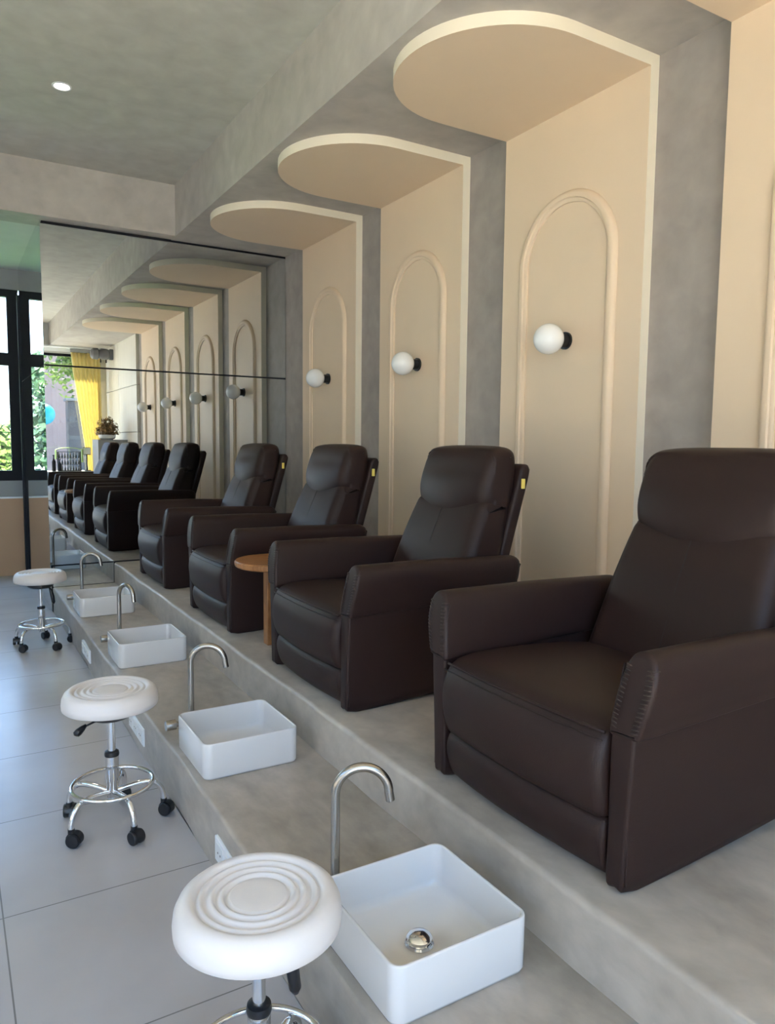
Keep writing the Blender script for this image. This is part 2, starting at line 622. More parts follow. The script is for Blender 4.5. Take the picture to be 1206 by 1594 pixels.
# wall behind the camera and left wall
bm = BM()
box(bm, XL - .2, XR + .2, YB - .2, YB, 3.1, ZC + .3)
box(bm, XL - .2, -2.1, YB - .2, YB, -.1, 3.1)
box(bm, 2.72, XR + .2, YB - .2, YB, -.1, 3.1)
box(bm, -2.1, 2.72, YB - .2, YB, -.1, .1)
struct('wall_back', bm, M['plaster'])
bm = BM()
box(bm, XL - .2, XL, YB - .2, -1.9, -.1, ZC + .3)
box(bm, XL - .2, XL, 3.2, YF + .2, -.1, ZC + .3)
box(bm, XL - .2, XL, -1.9, 3.2, 3.05, ZC + .3)
box(bm, XL - .2, XL, -1.9, 3.2, -.1, .1)
struct('wall_left', bm, M['plaster'])
# white grained boards on the right wall beside the back window, in two courses
for k, (z0, z1) in enumerate(((Z2, 1.62), (1.63, 2.42), (2.43, ZS))):
    bm = BM()
    box(bm, XP + .005, XR, -1.05, .44, z0, z1)
    box(bm, XP + .005, XR, -2.3, -1.06, z0 if k else 0, z1)
    struct('wall_boards' if k == 0 else 'wall_boards.%03d' % k, bm, M['boards'])

# outside
bm = BM(); box(bm, -40, 40, -40, YF + .2, -.5, -.13)
struct('ground_paving', bm, M['paving'])
bm = BM(); box(bm, -40, 40, YF + .2, 45, -.5, -.13)
struct('ground_lawn', bm, M['lawn'])

# ================================================================== ALCOVE PANELS
def alcove_panel(y0, y1, label):
    t = XR - XP
    zc = ZS - t
    ym = (y0 + y1) / 2
    hw = (y1 - y0) / 2
    root = thing('wall_panel', label, 'wall panel', (XR, ym, Z2), group='cream alcove panels')
    L = lambda p: (p[0] - XR, p[1] - ym, p[2] - Z2)
    bm = BM()
    box(bm, XP - XR, 0, -hw, hw, 0, zc - Z2)
    o = obj('panel', bm, M['cream'], root)
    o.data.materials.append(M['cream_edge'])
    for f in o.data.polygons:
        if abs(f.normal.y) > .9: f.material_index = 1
    # round-ended canopy under the soffit
    cx = 1.835 + .505
    out = [(XR, y0), (XR, y1)]
    for i in range(33):
        a = PI / 2 + PI * i / 32
        out.append((cx + .505 * math.cos(a), ym + hw * math.sin(a)))
    bm = BM()
    rings(bm, [[L((x, y, zc)) for x, y in out], [L((x, y, ZS)) for x, y in out]])
    o = obj('canopy', bm, M['cream'], root, True, 40)
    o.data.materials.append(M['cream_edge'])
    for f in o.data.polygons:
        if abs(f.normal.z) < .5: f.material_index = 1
    # arch moulding
    ho, bw = .35, .062
    zt = 2.763 - ho
    path = []
    rm = ho - bw / 2
    for i in range(16): path.append((-rm, .55 + (zt - .55) * i / 16))
    for i in range(41):
        a = PI - PI * i / 40
        path.append((rm * math.cos(a), zt + rm * math.sin(a)))
    for i in range(1, 17): path.append((rm, zt - (zt - .55) * i / 16))
    path += [(rm - 2 * rm * i / 12, .55) for i in range(1, 12)]
    k = len(path)
    prof = [(-bw / 2, 0), (-bw / 2, .010), (-bw * .36, .016), (-bw * .22, .016), (-bw * .14, .024), (bw * .14, .026), (bw * .30, .022), (bw * .42, .012), (bw / 2, .004), (bw / 2, 0)]
    rs = []
    for i in range(k):
        p, q = path[i - 1], path[(i + 1) % k]
        tx, tz = q[0] - p[0], q[1] - p[1]
        l = math.hypot(tx, tz)
        nx, nz_ = -tz / l, tx / l
        rs.append([L((XP - h, ym + path[i][0] + nx * s, path[i][1] + nz_ * s)) for s, h in prof])
    bm = BM(); rings(bm, rs, loop=True)
    obj('arch_molding', bm, M['cream'], root, True, 40)
    return root
PAN = [(.88, 2.02), (2.42, 3.43), (3.84, 4.85), (5.23, 6.24)]
PLAB = ['cream arched wall panel at the right edge, beside the nearest recliner',
        'cream arched wall panel with round canopy, largest whole one, between nearest two recliners',
        'cream arched wall panel with round canopy, third from the mirror wall corner counting nearest as first',
        'cream arched wall panel with round canopy next to the mirror wall']
PLAB[2] = 'cream arched wall panel with round canopy, second one out from the mirror wall'
for (y0, y1), lb in zip(PAN, PLAB):
    alcove_panel(y0, y1, lb)

# ================================================================== WALL SCONCES
def sconce(y, label):
    root = thing('wall_sconce', label, 'wall lamp', (XP, y, 2.0), group='globe wall sconces')
    bm = BM()
    def cyl(x0, x1, r, n=24):
        rs = [[(x, r * math.cos(2 * PI * i / n), r * math.sin(2 * PI * i / n)) for i in range(n)] for x in (x0, x1)]
        rings(bm, rs)
    cyl(-.012, 0, .045); cyl(-.055, -.012, .036)
    obj('wall_mount', bm, M['black'], root, True, 40)
    bm = BM(); sphere(bm, (-.122, 0, 0), .078, 32, 20)
    obj('globe_shade', bm, M['opal'], root, True)
SL = ['white globe wall sconce on the panel at the right edge', 'white globe wall sconce with black mount, largest one in view',
      'white globe wall sconce, second one out from the mirror wall', 'white globe wall sconce on the panel next to the mirror wall']
for (y0, y1), lb in zip(PAN, SL):
    sconce((y0 + y1) / 2 - .02, lb)

# ================================================================== MIRRORS
def sheet(name, x0, x1, y0, y1, z0, z1, label):
    bm = BM(); box(bm, x0, x1, y0, y1, z0, z1)
    return tag(obj(name, bm, M['mirror']), label, 'mirror')
MTILT = R(.17)   # the upper sheet leans very slightly into the room
um = sheet('wall_mirror', XM, XR - .006, -.003, .003, -.566, .560, 'wide upper mirror sheet above the dark joint on the far wall')
um.location = (0, YM + .004, 2.649)
um.rotation_euler = (MTILT, 0, 0)
sheet('wall_mirror', XM, XR - .006, YM, YM + .006, Z2 + .012, 2.069, 'tall lower mirror sheet reflecting the row of brown recliners')
sheet('wall_mirror', X1 + .003, X2 - .006, YM, YM + .006, Z1 + .004, Z2, 'low mirror strip behind the step, under the dark joint line')
sheet('wall_mirror', XM, XM + .006, YM + .008, YF - .12, 2.079, ZS + .028, 'narrow upper mirror on the return beside the far window')
sheet('wall_mirror', XM, XM + .006, YM + .008, YF - .12, .02, 2.071, 'narrow lower mirror on the return beside the far window')
bm = BM(); box(bm, XM - .025, XM - .001, YF - .18, YF - .12, 0, 2.97)
struct('trim_5', bm, M['frame'])

# ================================================================== RECLINERS
AX = .44   # local x of the chair front is -AX
def make_recliner():
    root = thing('recliner', '', 'recliner', (1.75, 0, Z2))
    LM = M['leather']
    def bow(a, v, hw):
        return a - .022 * (1 - (v / hw) ** 2) * max(0, min(1, (.14 - a) / .12))
    # base between the arms
    bm = BM(); box(bm, .07 - AX, .76 - AX, -.325, .325, .03, .27, .01)
    obj('base', bm, M['leather_dark'], root)
    for x in (.07, .70):
        for y in (-.30, .30):
            bm = BM(); lathe(bm, [(0, 0), (.022, 0), (.025, .035), (0, .035)], 16, (x - AX, y, 0))
            obj('foot', bm, M['rubber'], root, True, 40)
    # seat
    sp = spline([(.008, .160), (-.016, .20), (-.028, .27), (-.021, .335), (.010, .382), (.07, .402), (.20, .405), (.40, .395), (.58, .375), (.62, .34), (.60, .27), (.40, .25), (.15, .24), (.06, .20), (.04, .165)], 60)
    bm = BM(); puff(bm, sp, -.328, .328, .03, lambda a, b, c: (bow(a, c, .33) - AX, c, b + .008 * (1 - (c / .33) ** 2) * (1 if b > .36 else 0)), 14)
    seat = obj('seat', bm, LM, root, True)
    bm = BM()
    pts = [(bow(.008, v, .33) - AX - .007, v, .379 + .004 * (1 - (v / .33) ** 2)) for v in [-.318 + .636 * i / 24 for i in range(25)]]
    tube(bm, pts, .0045, 8)
    pts = [(bow(-.004, v, .33) - AX - .008, v, .362 + .004 * (1 - (v / .33) ** 2)) for v in [-.322 + .644 * i / 24 for i in range(25)]]
    tube(bm, pts, .0022, 8)
    obj('piping', bm, LM, seat, True)
    # footrest flap
    fp = spline([(.016, .162), (.002, .145), (-.004, .11), (.006, .06), (.026, .02), (.05, .012), (.075, .03), (.08, .09), (.07, .15), (.04, .17)], 40)
    bm = BM(); puff(bm, fp, -.326, .326, .018, lambda a, b, c: (bow(a, c, .33) - AX, c, b), 14)
    obj('footrest', bm, LM, root, True)
    # arms
    def rise(a, b):
        return b + .016 * max(0, 1 - max(a, 0) / .05) ** 2 * max(0, 1 - b / .1) + .055 * max(0, a / .85) ** 1.4 * max(0, 1 - b / .39)
    for s in (-1, 1):
        lo = spline([(.336, .002), (.336, .10), (.336, .22), (.336, .34), (.339, .39), (.346, .418), (.375, .428), (.405, .418), (.407, .385), (.403, .30), (.397, .20), (.392, .10), (.386, .004), (.362, .001)], 52)
        bm = BM(); puff(bm, lo, -.003, .83, .010, lambda a, b, c: (c - AX, s * a, rise(c, b)), 16)
        arm = obj('armrest', bm, LM, root, True)
        hi = spline([(.333, .383), (.335, .43), (.344, .49), (.356, .545), (.371, .577), (.394, .590), (.420, .588), (.440, .571), (.449, .535), (.444, .48), (.431, .43), (.421, .398), (.412, .386), (.37, .383)], 56)
        def padput(a, b, c, s=s):
            f = max(0, 1 - c / .22)
            u = max(0, (b - .385) / .2)
            lean = .026 * max(0, u) ** 2 * f                      # the front leans out at the top
            sag = .03 * (c / .84) * (1 - u)           # the seam climbs a little towards the back
            drop = -.012 * max(0, (c - .4) / .44) * u
            return (c + lean - AX, s * a, b + sag + drop)
        bm = BM(); puff(bm, hi, -.006, .845, .014, padput, 18, 7, .06)
        pad = obj('arm_pad', bm, LM, arm, True)
        # ruched stitching down the front edge of the arm
        bm = BM()
        for e, (vi, vo) in enumerate(((.341, .345), (.398, .446))):
            pts = []
            for i in range(19):
                u = i / 18
                b = .03 + u * .525
                v = vi + (vo - vi) * max(0, (b - .36) / .2)
                if e == 1 and b > .40: v = .405 + .042 * min(1, (b - .40) / .10)
                pts.append(((.006 if b < .4 else .003 + .026 * max(0, (b - .385) / .2) ** 2) - AX, s * (v - (.006 if e else -.006)), b))
            tube(bm, pts, .0028, 6)
        obj('piping', bm, LM, arm, True)
        # puckered stitches across the front edges of the arm
        for edge in (0, 1):
            bm = BM()
            for i in range(15):
                b = .405 + i / 14 * .150
                lean = -.006 + .026 * max(0, (b - .385) / .2) ** 2
                vo = .421 + .026 * min(1, (b - .398) / .10)
                vi = .335 + .020 * max(0, (b - .42) / .12)
                if edge:
                    tube(bm, [(lean - .0008 - AX, s * (vo - .024), b), (lean + .0015 - AX, s * (vo - .008), b + .002), (lean + .014 - AX, s * (vo + .0005), b + .003)], [.0012, .0026, .0012], 6)
                else:
                    tube(bm, [(lean - .0008 - AX, s * (vi + .022), b), (lean + .0015 - AX, s * (vi + .008), b + .002), (lean + .012 - AX, s * (vi - .0005), b + .003)], [.0012, .0022, .0012], 6)
            obj('stitching', bm, M['stitch'], arm, True)
    # back
    bp = spline([(.56, .345), (.60, .47), (.655, .62), (.715, .755), (.745, .80), (.81, .825), (.895, .81), (.897, .73), (.845, .54), (.775, .36), (.69, .31), (.59, .31)], 60)
    def tap(b): return 1 - .15 * max(0, min(1, (b - .36) / .45))
    bm = BM(); puff(bm, bp, -.322, .322, .055, lambda a, b, c: (a - AX + (.012 * (c / .3) ** 2 - .006 if a < .76 else 0), c * tap(b), b), 14, 8)
    back = obj('backrest', bm, LM, root, True)
    bm = BM()
    tube(bm, [(a - AX - .0055, 0, b) for a, b in ((.575, .40), (.60, .47), (.628, .545), (.655, .62), (.684, .69), (.712, .752), (.735, .79))], .0016, 6)
    obj('centre_seam', bm, M['leather_dark'], back, True)
    hp = spline([(.752, .785), (.738, .82), (.737, .87), (.752, .94), (.776, 1.005), (.805, 1.040), (.85, 1.054), (.905, 1.053), (.938, 1.030), (.946, .97), (.935, .88), (.915, .78), (.88, .728), (.80, .745)], 60)
    def hput(a, b, c):
        k = 1 - (c / .275) ** 2
        f = max(0, min(1, (.90 - b) / .10)) * max(0, min(1, (.86 - a) / .08))
        return (a - AX + (.014 * (c / .27) ** 2 if a < .8 else 0) - .034 * max(0, k) * max(0, min(1, (.95 - b) / .16)) * max(0, min(1, (.84 - a) / .08)), c * (1 - .03 * max(0, (b - .9) / .15)), b - (.058 * max(0, k) - .010) * f - .012 * (c / .27) ** 4 * max(0, (b - .98) / .07))
    bm = BM(); puff(bm, hp, -.277, .277, .05, hput, 14, 8)
    obj('headrest', bm, LM, root, True)
    sh = spline([(.74, .12), (.76, .30), (.838, .58), (.930, .90), (.948, .955), (.972, .972), (.996, .958), (.992, .90), (.90, .58), (.82, .30), (.80, .12), (.77, .09)], 48)
    bm = BM(); puff(bm, sh, -.292, .292, .016, lambda a, b, c: (a - AX, c, b), 10, 4)
    shell = obj('back_panel', bm, LM, root, True)
    bm = BM(); box(bm, .945 - AX, .962 - AX, -.300, -.286, .86, .905, .002)
    tg = obj('tag', bm, M['tag'], shell)
    tg['label'] = 'small yellow cloth tag'
    return root
RL = ['dark brown leather recliner nearest on the right, partly cut by the frame',
      'dark brown leather recliner, second in the row, in front of the round wooden table',
      'dark brown leather recliner, third in the row, behind the round wooden table',
      'dark brown leather recliner farthest along the platform, next to the mirror']
RC = [1.512, 2.88, 4.265, 5.69]
proto = make_recliner()
for i, (y, lb) in enumerate(zip(RC, RL)):
    o = proto if i == 0 else copy_tree(proto)
    o.location = (1.75 + (.01, .0, .0, .0)[i], y, Z2)
    o['label'] = lb
    o['group'] = 'brown recliners on the platform'

# ================================================================== SIDE TABLE
t = thing('side_table', 'round honey wood side table between the second and third recliners', 'table', (1.468, 3.575, Z2))
bm = BM(); lathe(bm, [(0, .418), (.208, .418), (.218, .423), (.222, .432), (.222, .446), (.216, .453), (0, .453)], 56)
obj('table_top', bm, M['wood'], t, True, 35)
bm = BM(); box(bm, -.060, .0, -.005, .055, 0, .418, .004)
obj('leg', bm, M['wood'], t)

# ================================================================== FOOT SINKS
def sink(y0, y1, label):
    xa, xb = .765, 1.14
    h = .137
    cx, cy = (xa + xb) / 2, (y0 + y1) / 2
    hx, hy = (xb - xa) / 2, (y1 - y0) / 2
    root = thing('foot_sink', label, 'sink', (cx, cy, Z1), group='white square foot sinks')
    def ring(d, z, r):
        return [(x, y, z) for x, y in rrect(-hx + d, hx - d, -hy + d, hy - d, max(.004, r))]
    wl = .009
    rs = [ring(.008, 0, .026), ring(.003, .002, .03), ring(0, .010, .033), ring(0, h - .004, .033), ring(.0012, h - .001, .032), ring(.0035, h, .030),
          ring(wl - .0035, h, .026), ring(wl - .001, h - .001, .025), ring(wl, h - .004, .024), ring(wl + .004, .045, .026), ring(wl + .008, .030, .028), ring(wl + .018, .021, .035), ring(wl + .035, .018, .04), ring(wl + .08, .016, .04), ring(hx - .05, .014, .04)]
    bm = BM(); rings(bm, rs)
    obj('basin', bm, M['ceramic'], root, True, 50)
    bm = BM(); lathe(bm, [(0, .014), (.034, .014), (.036, .018), (.033, .022), (.028, .021), (.027, .028), (.031, .029), (.032, .034), (.026, .040), (.012, .0435), (0, .044)], 32)
    obj('drain_plug', bm, M['chrome'], root, True, 35)
    return root
SK = [(1.235, 1.612), (2.565, 2.94), (4.11, 4.475), (5.47, 5.84)]
KL = ['white square ceramic foot sink nearest, with its chrome drain in view', 'white square ceramic foot sink beside the middle stool, second from the front',
      'white square ceramic foot sink, third along the step, just past the middle stool', 'white square ceramic foot sink farthest along the step, nearest the mirror']
for (a, b), lb in zip(SK, KL): sink(a, b, lb)

# ================================================================== FAUCETS
def faucet(x, y, head, D, htop, drop, label, group='gooseneck foot sink faucets'):
    root = thing('faucet', label, 'faucet', (x, y, Z1), head, group=group)
    bm = BM()
    lathe(bm, [(0, 0), (.024, 0), (.024, .006), (.013, .010), (0, .010)], 24)
    obj('base_flange', bm, M['steel'], root, True, 40)
    r = D / 2
    zt = htop - r - .011
    pts = [(0, 0, .008), (0, 0, zt * .5), (0, 0, zt * .9)]
    n = 22
    sweep = PI * 1.0
    for i in range(n + 1):
        a = PI - sweep * i / n
        pts.append((r + r * math.cos(a), 0, zt + r * math.sin(a)))
    pts.append((D + .004, 0, zt - drop))
    bm = BM(); tube(bm, pts, .0122, 16)
    obj('spout', bm, M['steel'], root, True, 50)
    bm = BM(); tube(bm, [(D + .0035, 0, zt - drop + .001), (D + .0042, 0, zt - drop - .002)], .009, 16)
    obj('aerator', bm, M['black'], root, True, 50)
    # mixer knob standing beside the basin, world -X side
    bm = BM()
    c, s = math.cos(-head), math.sin(-head)
    def loc(dx, dy, z): return (c * dx - s * dy, s * dx + c * dy, z)
    tube(bm, [loc(.0, .0, .075), loc(-.075, .0, .075)], .010, 14)
    tube(bm, [loc(-.106, .0, .075), loc(-.066, .0, .075)], .021, 18)
    kn = obj('mixer_knob', bm, M['steel'], root, True, 40)
    return root
FL = ['brushed steel gooseneck faucet nearest, arching over the front sink', 'brushed steel gooseneck faucet, second from the front, behind the middle stool',
      'brushed steel gooseneck faucet of the third sink along the step', 'brushed steel gooseneck faucet farthest along, at the sink nearest the mirror']
FA = [(.838, 1.655, R(-25)), (.838, 2.985, R(-25)), (.850, 4.53, R(-66)), (.84, 5.885, R(-25))]
for (x, y, hd), lb in zip(FA, FL): faucet(x, y, hd, .140, .408, .022, lb)

# ================================================================== SOCKET PLATES
def socket(y, label):
    root = thing('socket_plate', label, 'power socket', (X1, y, .10), group='white socket plates on the step riser')
    bm = BM(); box(bm, -.010, .006, -.155, .155, -.042, .042, .003)
    obj('plate', bm, M['plastic'], root)
    for k in (-1, 0, 1):
        bm = BM(); box(bm, -.0135, -.0095, k * .1 - .036, k * .1 + .036, -.03, .03, .0015)
        s = obj('outlet', bm, M['white'], root)
        bm = BM()
        for q in (-.012, .012):
            tube(bm, [(-.0142, k * .1 + q, 0), (-.0130, k * .1 + q, 0)], .0035, 10)
        obj('socket_hole', bm, M['black'], s)
for y, lb in ((2.17, 'white triple socket plate on the riser, half hidden by the front stool'), (3.53, 'white triple socket plate on the riser behind the middle stool'), (5.0, 'white triple socket plate on the riser between the middle and far stools')):
    socket(y, lb)

# ================================================================== STOOLS
def make_stool():
    root = thing('rolling_stool', '', 'stool')
    prof = [(0, .456), (.10, .456), (.152, .458), (.163, .462), (.1675, .466), (.1685, .483), (.166, .503), (.159, .518), (.149, .5265), (.139, .530), (.131, .5285), (.1265, .524), (.1245, .5205)]
    for rr in (.117, .0945, .0745):
        prof += [(rr + .0045, .5205), (rr + .0025, .5245), (rr - .001, .5265), (rr - .005, .5255), (rr - .0085, .5215), (rr - .0105, .5190)]
    prof += [(.0605, .5190), (.0585, .5225), (.055, .5235), (.03, .5232), (0, .523)]
    prof = [(r_ * 1.022, z_ + .002) for r_, z_ in prof]
    bm = BM(); lathe(bm, prof, 72)
    obj('seat', bm, M['vinyl'], root, True)
    bm = BM(); lathe(bm, [(0, .42), (.07, .42), (.085, .432), (.085, .457), (0, .457)], 32)
    obj('seat_plate', bm, M['black'], root, True, 40)
    bm = BM(); lathe(bm, [(0, .24), (.014, .24), (.014, .43), (0, .43)], 24)
    obj('gas_lift', bm, M['chrome'], root, True, 40)
    bm = BM(); lathe(bm, [(0, .268), (.026, .268), (.027, .275), (.025, .285), (.015, .289), (0, .289)], 28)
    obj('collar', bm, M['black'], root, True, 40)
    bm = BM(); lathe(bm, [(0, .10), (.018, .10), (.021, .112), (.021, .168), (.0235, .172), (.0245, .175), (.0245, .27), (0, .27)], 28)
    obj('column_sleeve', bm, M['chrome'], root, True, 40)
    bm = BM(); tube(bm, [(.146 * math.cos(2 * PI * i / 64), .146 * math.sin(2 * PI * i / 64), .158) for i in range(64)], .008, 12, True)
    obj('foot_ring', bm, M['chrome'], root, True)
    for k in range(5):
        a = 2 * PI * k / 5
        ca, sa = math.cos(a), math.sin(a)
        P2 = spline([(.016, .128), (.06, .137), (.115, .143), (.150, .136), (.174, .112), (.184, .084), (.186, .058)], 30, False)
        bm = BM(); tube(bm, [(r_ * ca, r_ * sa, z) for r_, z in P2], .0105, 12)
        leg = obj('leg', bm, M['chrome'], root, True)
        # twin-wheel caster with a hood, turned its own way
        bm = BM()
        th = a + (.6, -1.1, 2.0, .2, -.7)[k]
        ax = Vector((math.cos(th), math.sin(th), 0))
        si = Vector((-math.sin(th), math.cos(th), 0))
        c0 = Vector((.186 * ca, .186 * sa, 0)) + ax * .012
        for s in (-1, 1):
            n = 20
            rs = []
            for off, rr in ((.004, .016), (.005, .024), (.008, .0255), (.020, .0255), (.023, .023), (.023, .012)):
                rs.append([c0 + si * s * off + ax * rr * math.cos(2 * PI * i / n) + Vector((0, 0, .0255 + rr * math.sin(2 * PI * i / n))) for i in range(n)])
            rings(bm, rs)
        # hood between and over the wheels
        rs = []
        for i in range(10):
            u = R(-20 + 200 * i / 9)
            p = c0 + ax * (.0285 * math.cos(u)) + Vector((0, 0, .0265 + .0285 * math.sin(u)))
            q = c0 + ax * (.020 * math.cos(u)) + Vector((0, 0, .0265 + .020 * math.sin(u)))
            rs.append([p - si * .012, p + si * .012, q + si * .003, q - si * .003])
        rings(bm, rs)
        lathe(bm, [(0, .046), (.012, .046), (.012, .064), (0, .064)], 14, (.186 * ca, .186 * sa, 0))
        obj('caster', bm, M['black'], leg, True, 40)
    return root
def lever(root, ang, reach, dn):
    bm = BM()
    ca, sa = math.cos(ang), math.sin(ang)
    q = lambda r_, z: (r_ * ca, r_ * sa, z)
    tube(bm, [q(.015, .424), q(reach * .5, .420), q(reach * .75, .415)], .004, 8)
    tube(bm, [q(reach * .72, .419), q(reach * .82, .412 - dn * .2), q(reach * .93, .405 - dn * .6), q(reach, .400 - dn), q(reach * 1.02, .396 - dn * 1.1)], [.006, .011, .014, .013, .006], 12)
    obj('height_lever', bm, M['black'], root, True)
st = make_stool()
STL = ['white round rolling stool nearest, its ridged seat in front of the sink', 'white round rolling stool in the middle, on five black casters', 'white round rolling stool farthest back, by the mirror corner']
SP = [(.518, 1.372, 40, R(-25), .075, .085), (.496, 2.85, 66, R(205), .145, .004), (.538, 5.68, 76, R(-25), .085, .085)]
for i, (x, y, rz, la, rc, dn) in enumerate(SP):
    o = st if i == 0 else copy_tree(st)
    o.location = (x, y, 0)
    o.rotation_euler = (0, 0, R(rz))
    o['label'] = STL[i]
    o['group'] = 'white rolling stools'
stools = [o for o in col.objects if o.name.startswith('rolling_stool')]
for o, (x, y, rz, la, rc, dn) in zip(sorted(stools, key=lambda q: q.location.y), SP):
    lever(o, la - R(rz), rc, dn)

# ================================================================== DOWNLIGHT
t = thing('downlight', 'lit round recessed downlight in the grey ceiling', 'ceiling light', (.708, 5.209, ZC))
bm = BM(); lathe(bm, [(.058, .0), (.058, -.004), (.05, -.007), (.044, -.004), (.044, 0)], 32)
obj('trim_ring', bm, M['white'], t, True, 40)
em, n, b = new_mat('lamp_lens')
b.inputs['Emission Color'].default_value = (1, .93, .82, 1)
b.inputs['Emission Strength'].default_value = 14
bm = BM(); lathe(bm, [(0, -.003), (.044, -.003), (.044, -.001), (0, -.001)], 32)
obj('lens', bm, em, t, True, 40)
ld = bpy.data.lights.new('downlight_beam', 'SPOT')
ld.energy = 25
ld.spot_size = R(100)
ld.spot_blend = .8
ld.shadow_soft_size = .04
ld.color = (1, .9, .76)
lo = bpy.data.objects.new('downlight_beam', ld)
lo.location = (.708, 5.209, ZC - .03)
col.objects.link(lo)

# ================================================================== BACK OF THE ROOM (seen in the mirror)
# yellow curtain gathered towards the right wall
t = thing('curtain', 'yellow gathered curtain hanging at the end window, reflected in the mirror', 'curtain', (2.44, YB + .14, 0))
bm = BM()
nu, nv = 60, 16
vv = []
for j in range(nv + 1):
    z = .45 + 2.68 * j / nv
    xl = -.02 - .27 * max(0, min(1, (z - .9) / 2.2)) ** 1.0
    xr = .25
    row = []
    for i in range(nu + 1):
        u = i / nu
        row.append(bm.verts.new((xl + (xr - xl) * u, .035 * math.sin(u * PI * 15) * (.6 + .4 * u), z)))
    vv.append(row)
for j in range(nv):
    for i in range(nu):
        bm.faces.new((vv[j][i], vv[j][i + 1], vv[j + 1][i + 1], vv[j + 1][i]))
c = obj('curtain_fabric', bm, M['curtain'], t, True)
md = c.modifiers.new('thickness', 'SOLIDIFY'); md.thickness = .004
bm = BM(); box(bm, -.3, .26, -.03, .03, 3.12, 3.19)
obj('heading', bm, M['greyboard'], t)
bm = BM(); box(bm, -2.2, 2.72, YB + .05, YB + .22, 3.195, 3.225); box(bm, -2.2, 2.72, YB + .05, YB + .075, 3.13, 3.195)
tag(obj('curtain_rail', bm, M['white']), 'long white curtain rail above the end window', 'curtain rail')
bm = BM(); box(bm, XP - .50, XP, -.95, -.35, Z2, 1.49, .004)
tag(obj('cabinet', bm, M['greyboard']), 'grey cabinet against the wall with dried flowers on top', 'cabinet')
# dried flowers in a white bowl
t = thing('flower_pot', 'dried brown flowers in a white bowl on the grey cabinet', 'plant', (2.50, -.55, 1.49))
bm = BM(); lathe(bm, [(0, 0), (.10, 0), (.14, .03), (.15, .085), (.14, .085), (.12, .03), (0, .02)], 28)
obj('bowl', bm, M['white'], t, True, 40)
bm = BM()
for k in range(520):
    d = Vector((random.gauss(0, 1), random.gauss(0, 1), abs(random.gauss(0, 1)))).normalized()
    p = Vector((0, 0, .09)) + Vector((d.x * .22, d.y * .22, d.z * .34)) * random.uniform(.35, 1)
    u = Vector((random.gauss(0, 1), random.gauss(0, 1), random.gauss(0, 1))).normalized()
    v = d.cross(u).normalized()
    s = random.uniform(.024, .044)
    bm.faces.new([bm.verts.new(p + q) for q in (-u * s, -v * s * .5, u * s, v * s * .5)])
o = obj('flowers', bm, M['gold'], t); o['kind'] = 'stuff'
bm = BM()
for k in range(9):
    a = k * .7
    tube(bm, [(0, 0, .03), (.05 * math.cos(a), .05 * math.sin(a), .16), (.10 * math.cos(a), .10 * math.sin(a), .30 + .06 * (k % 3))], .003, 6)
obj('stem', bm, M['amber'], t, True)
# grey metal fixture beside the curtain rail
t = thing('wall_fan', 'grey metal fixture fixed high beside the curtain top, seen in the mirror', 'fixture', (XP, -1.55, 3.06))
bm = BM(); box(bm, -.06, .004, -.06, .06, -.10, .10, .01)
obj('wall_bracket', bm, M['greymetal'], t)
bm = BM()
rs = [[(x, r_ * math.cos(2 * PI * i / 24), r_ * math.sin(2 * PI * i / 24)) for i in range(24)] for x, r_ in ((-.06, .07), (-.09, .10), (-.20, .105), (-.23, .085), (-.25, .085), (-.27, .11), (-.36, .105), (-.40, .06))]
rings(bm, rs)
obj('housing', bm, M['greymetal'], t, True, 40)
for x in (-.12, -.22):
    bm = BM(); tube(bm, [(x, 0, -.08), (x, 0, -.16)], .012, 10)
    obj('peg', bm, M['black'], t, True, 40)

# manicure desk and its things
YD = -1.5
t = thing('desk', 'white desk by the end window, its back part reflected in the mirror', 'desk', (1.95, YD, 0))
bm = BM(); box(bm, -.55, .42, -.28, .28, .87, .90, .004); obj('desk_top', bm, M['greyboard'], t)
for x in (-.52, .39):
    for y in (-.25, .25):
        bm = BM(); box(bm, x - .02, x + .02, y - .02, y + .02, 0, .87); obj('leg', bm, M['greymetal'], t)
t = thing('bottle_rack', 'black rack of small bottles under a lime green cloth, in the mirror', 'rack', (1.98, YD, .90))
bm = BM()
for x in (-.20, .19):
    for y in (-.06, .05): box(bm, x, x + .012, y, y + .012, 0, .36)
for z in (0.0, .115, .235, .35): box(bm, -.20, .202, -.06, .062, z, z + .01)
obj('rack_frame', bm, M['black'], t)
rack_bottles = []
bt = BM(); lathe(bt, [(0, 0), (.016, 0), (.017, .01), (.017, .045), (.009, .052), (.009, .085), (0, .085)], 12)
b0 = obj('nail_bottle', bt, M['white'], None, True, 40)
bts = [b0]
cols_ = [plain('polish_%s' % nm, c_, .2) for nm, c_ in (('grey', (.25, .25, .27)), ('pale', (.62, .58, .60)), ('black', (.02, .02, .02)), ('clear', (.6, .6, .62)))]
k = 0
for z in (.010, .125, .245):
    for i in range(8):
        if k == 0: o = b0
        else:
            o = b0.copy(); o.data = b0.data.copy(); col.objects.link(o)
        o.data.materials.clear(); o.data.materials.append(cols_[(i * 3 + k) % 4])
        o.location = (1.98 - .168 + i * .048, YD, .90 + z)
        o['group'] = 'small bottles in the black rack'
        o['category'] = 'bottle'
        o['label'] = 'small polish bottle standing in the black rack under the lime cloth'
        k += 1
bm = BM()
rs = []
for i in range(25):
    a = PI * i / 24
    x = -.235 * math.cos(a)
    z = .37 + .055 * math.sin(a)
    rs.append([(x, -.075, z), (x, .075, z), (x, .075, z + .012), (x, -.075, z + .012)])
rings(bm, rs)
box(bm, .222, .236, -.075, .075, .16, .375)
box(bm, -.236, -.222, -.075, .075, .22, .375)
o = obj('lime_cloth', bm, M['lime'], None, True, 40); o.location = (1.98, YD, .90)
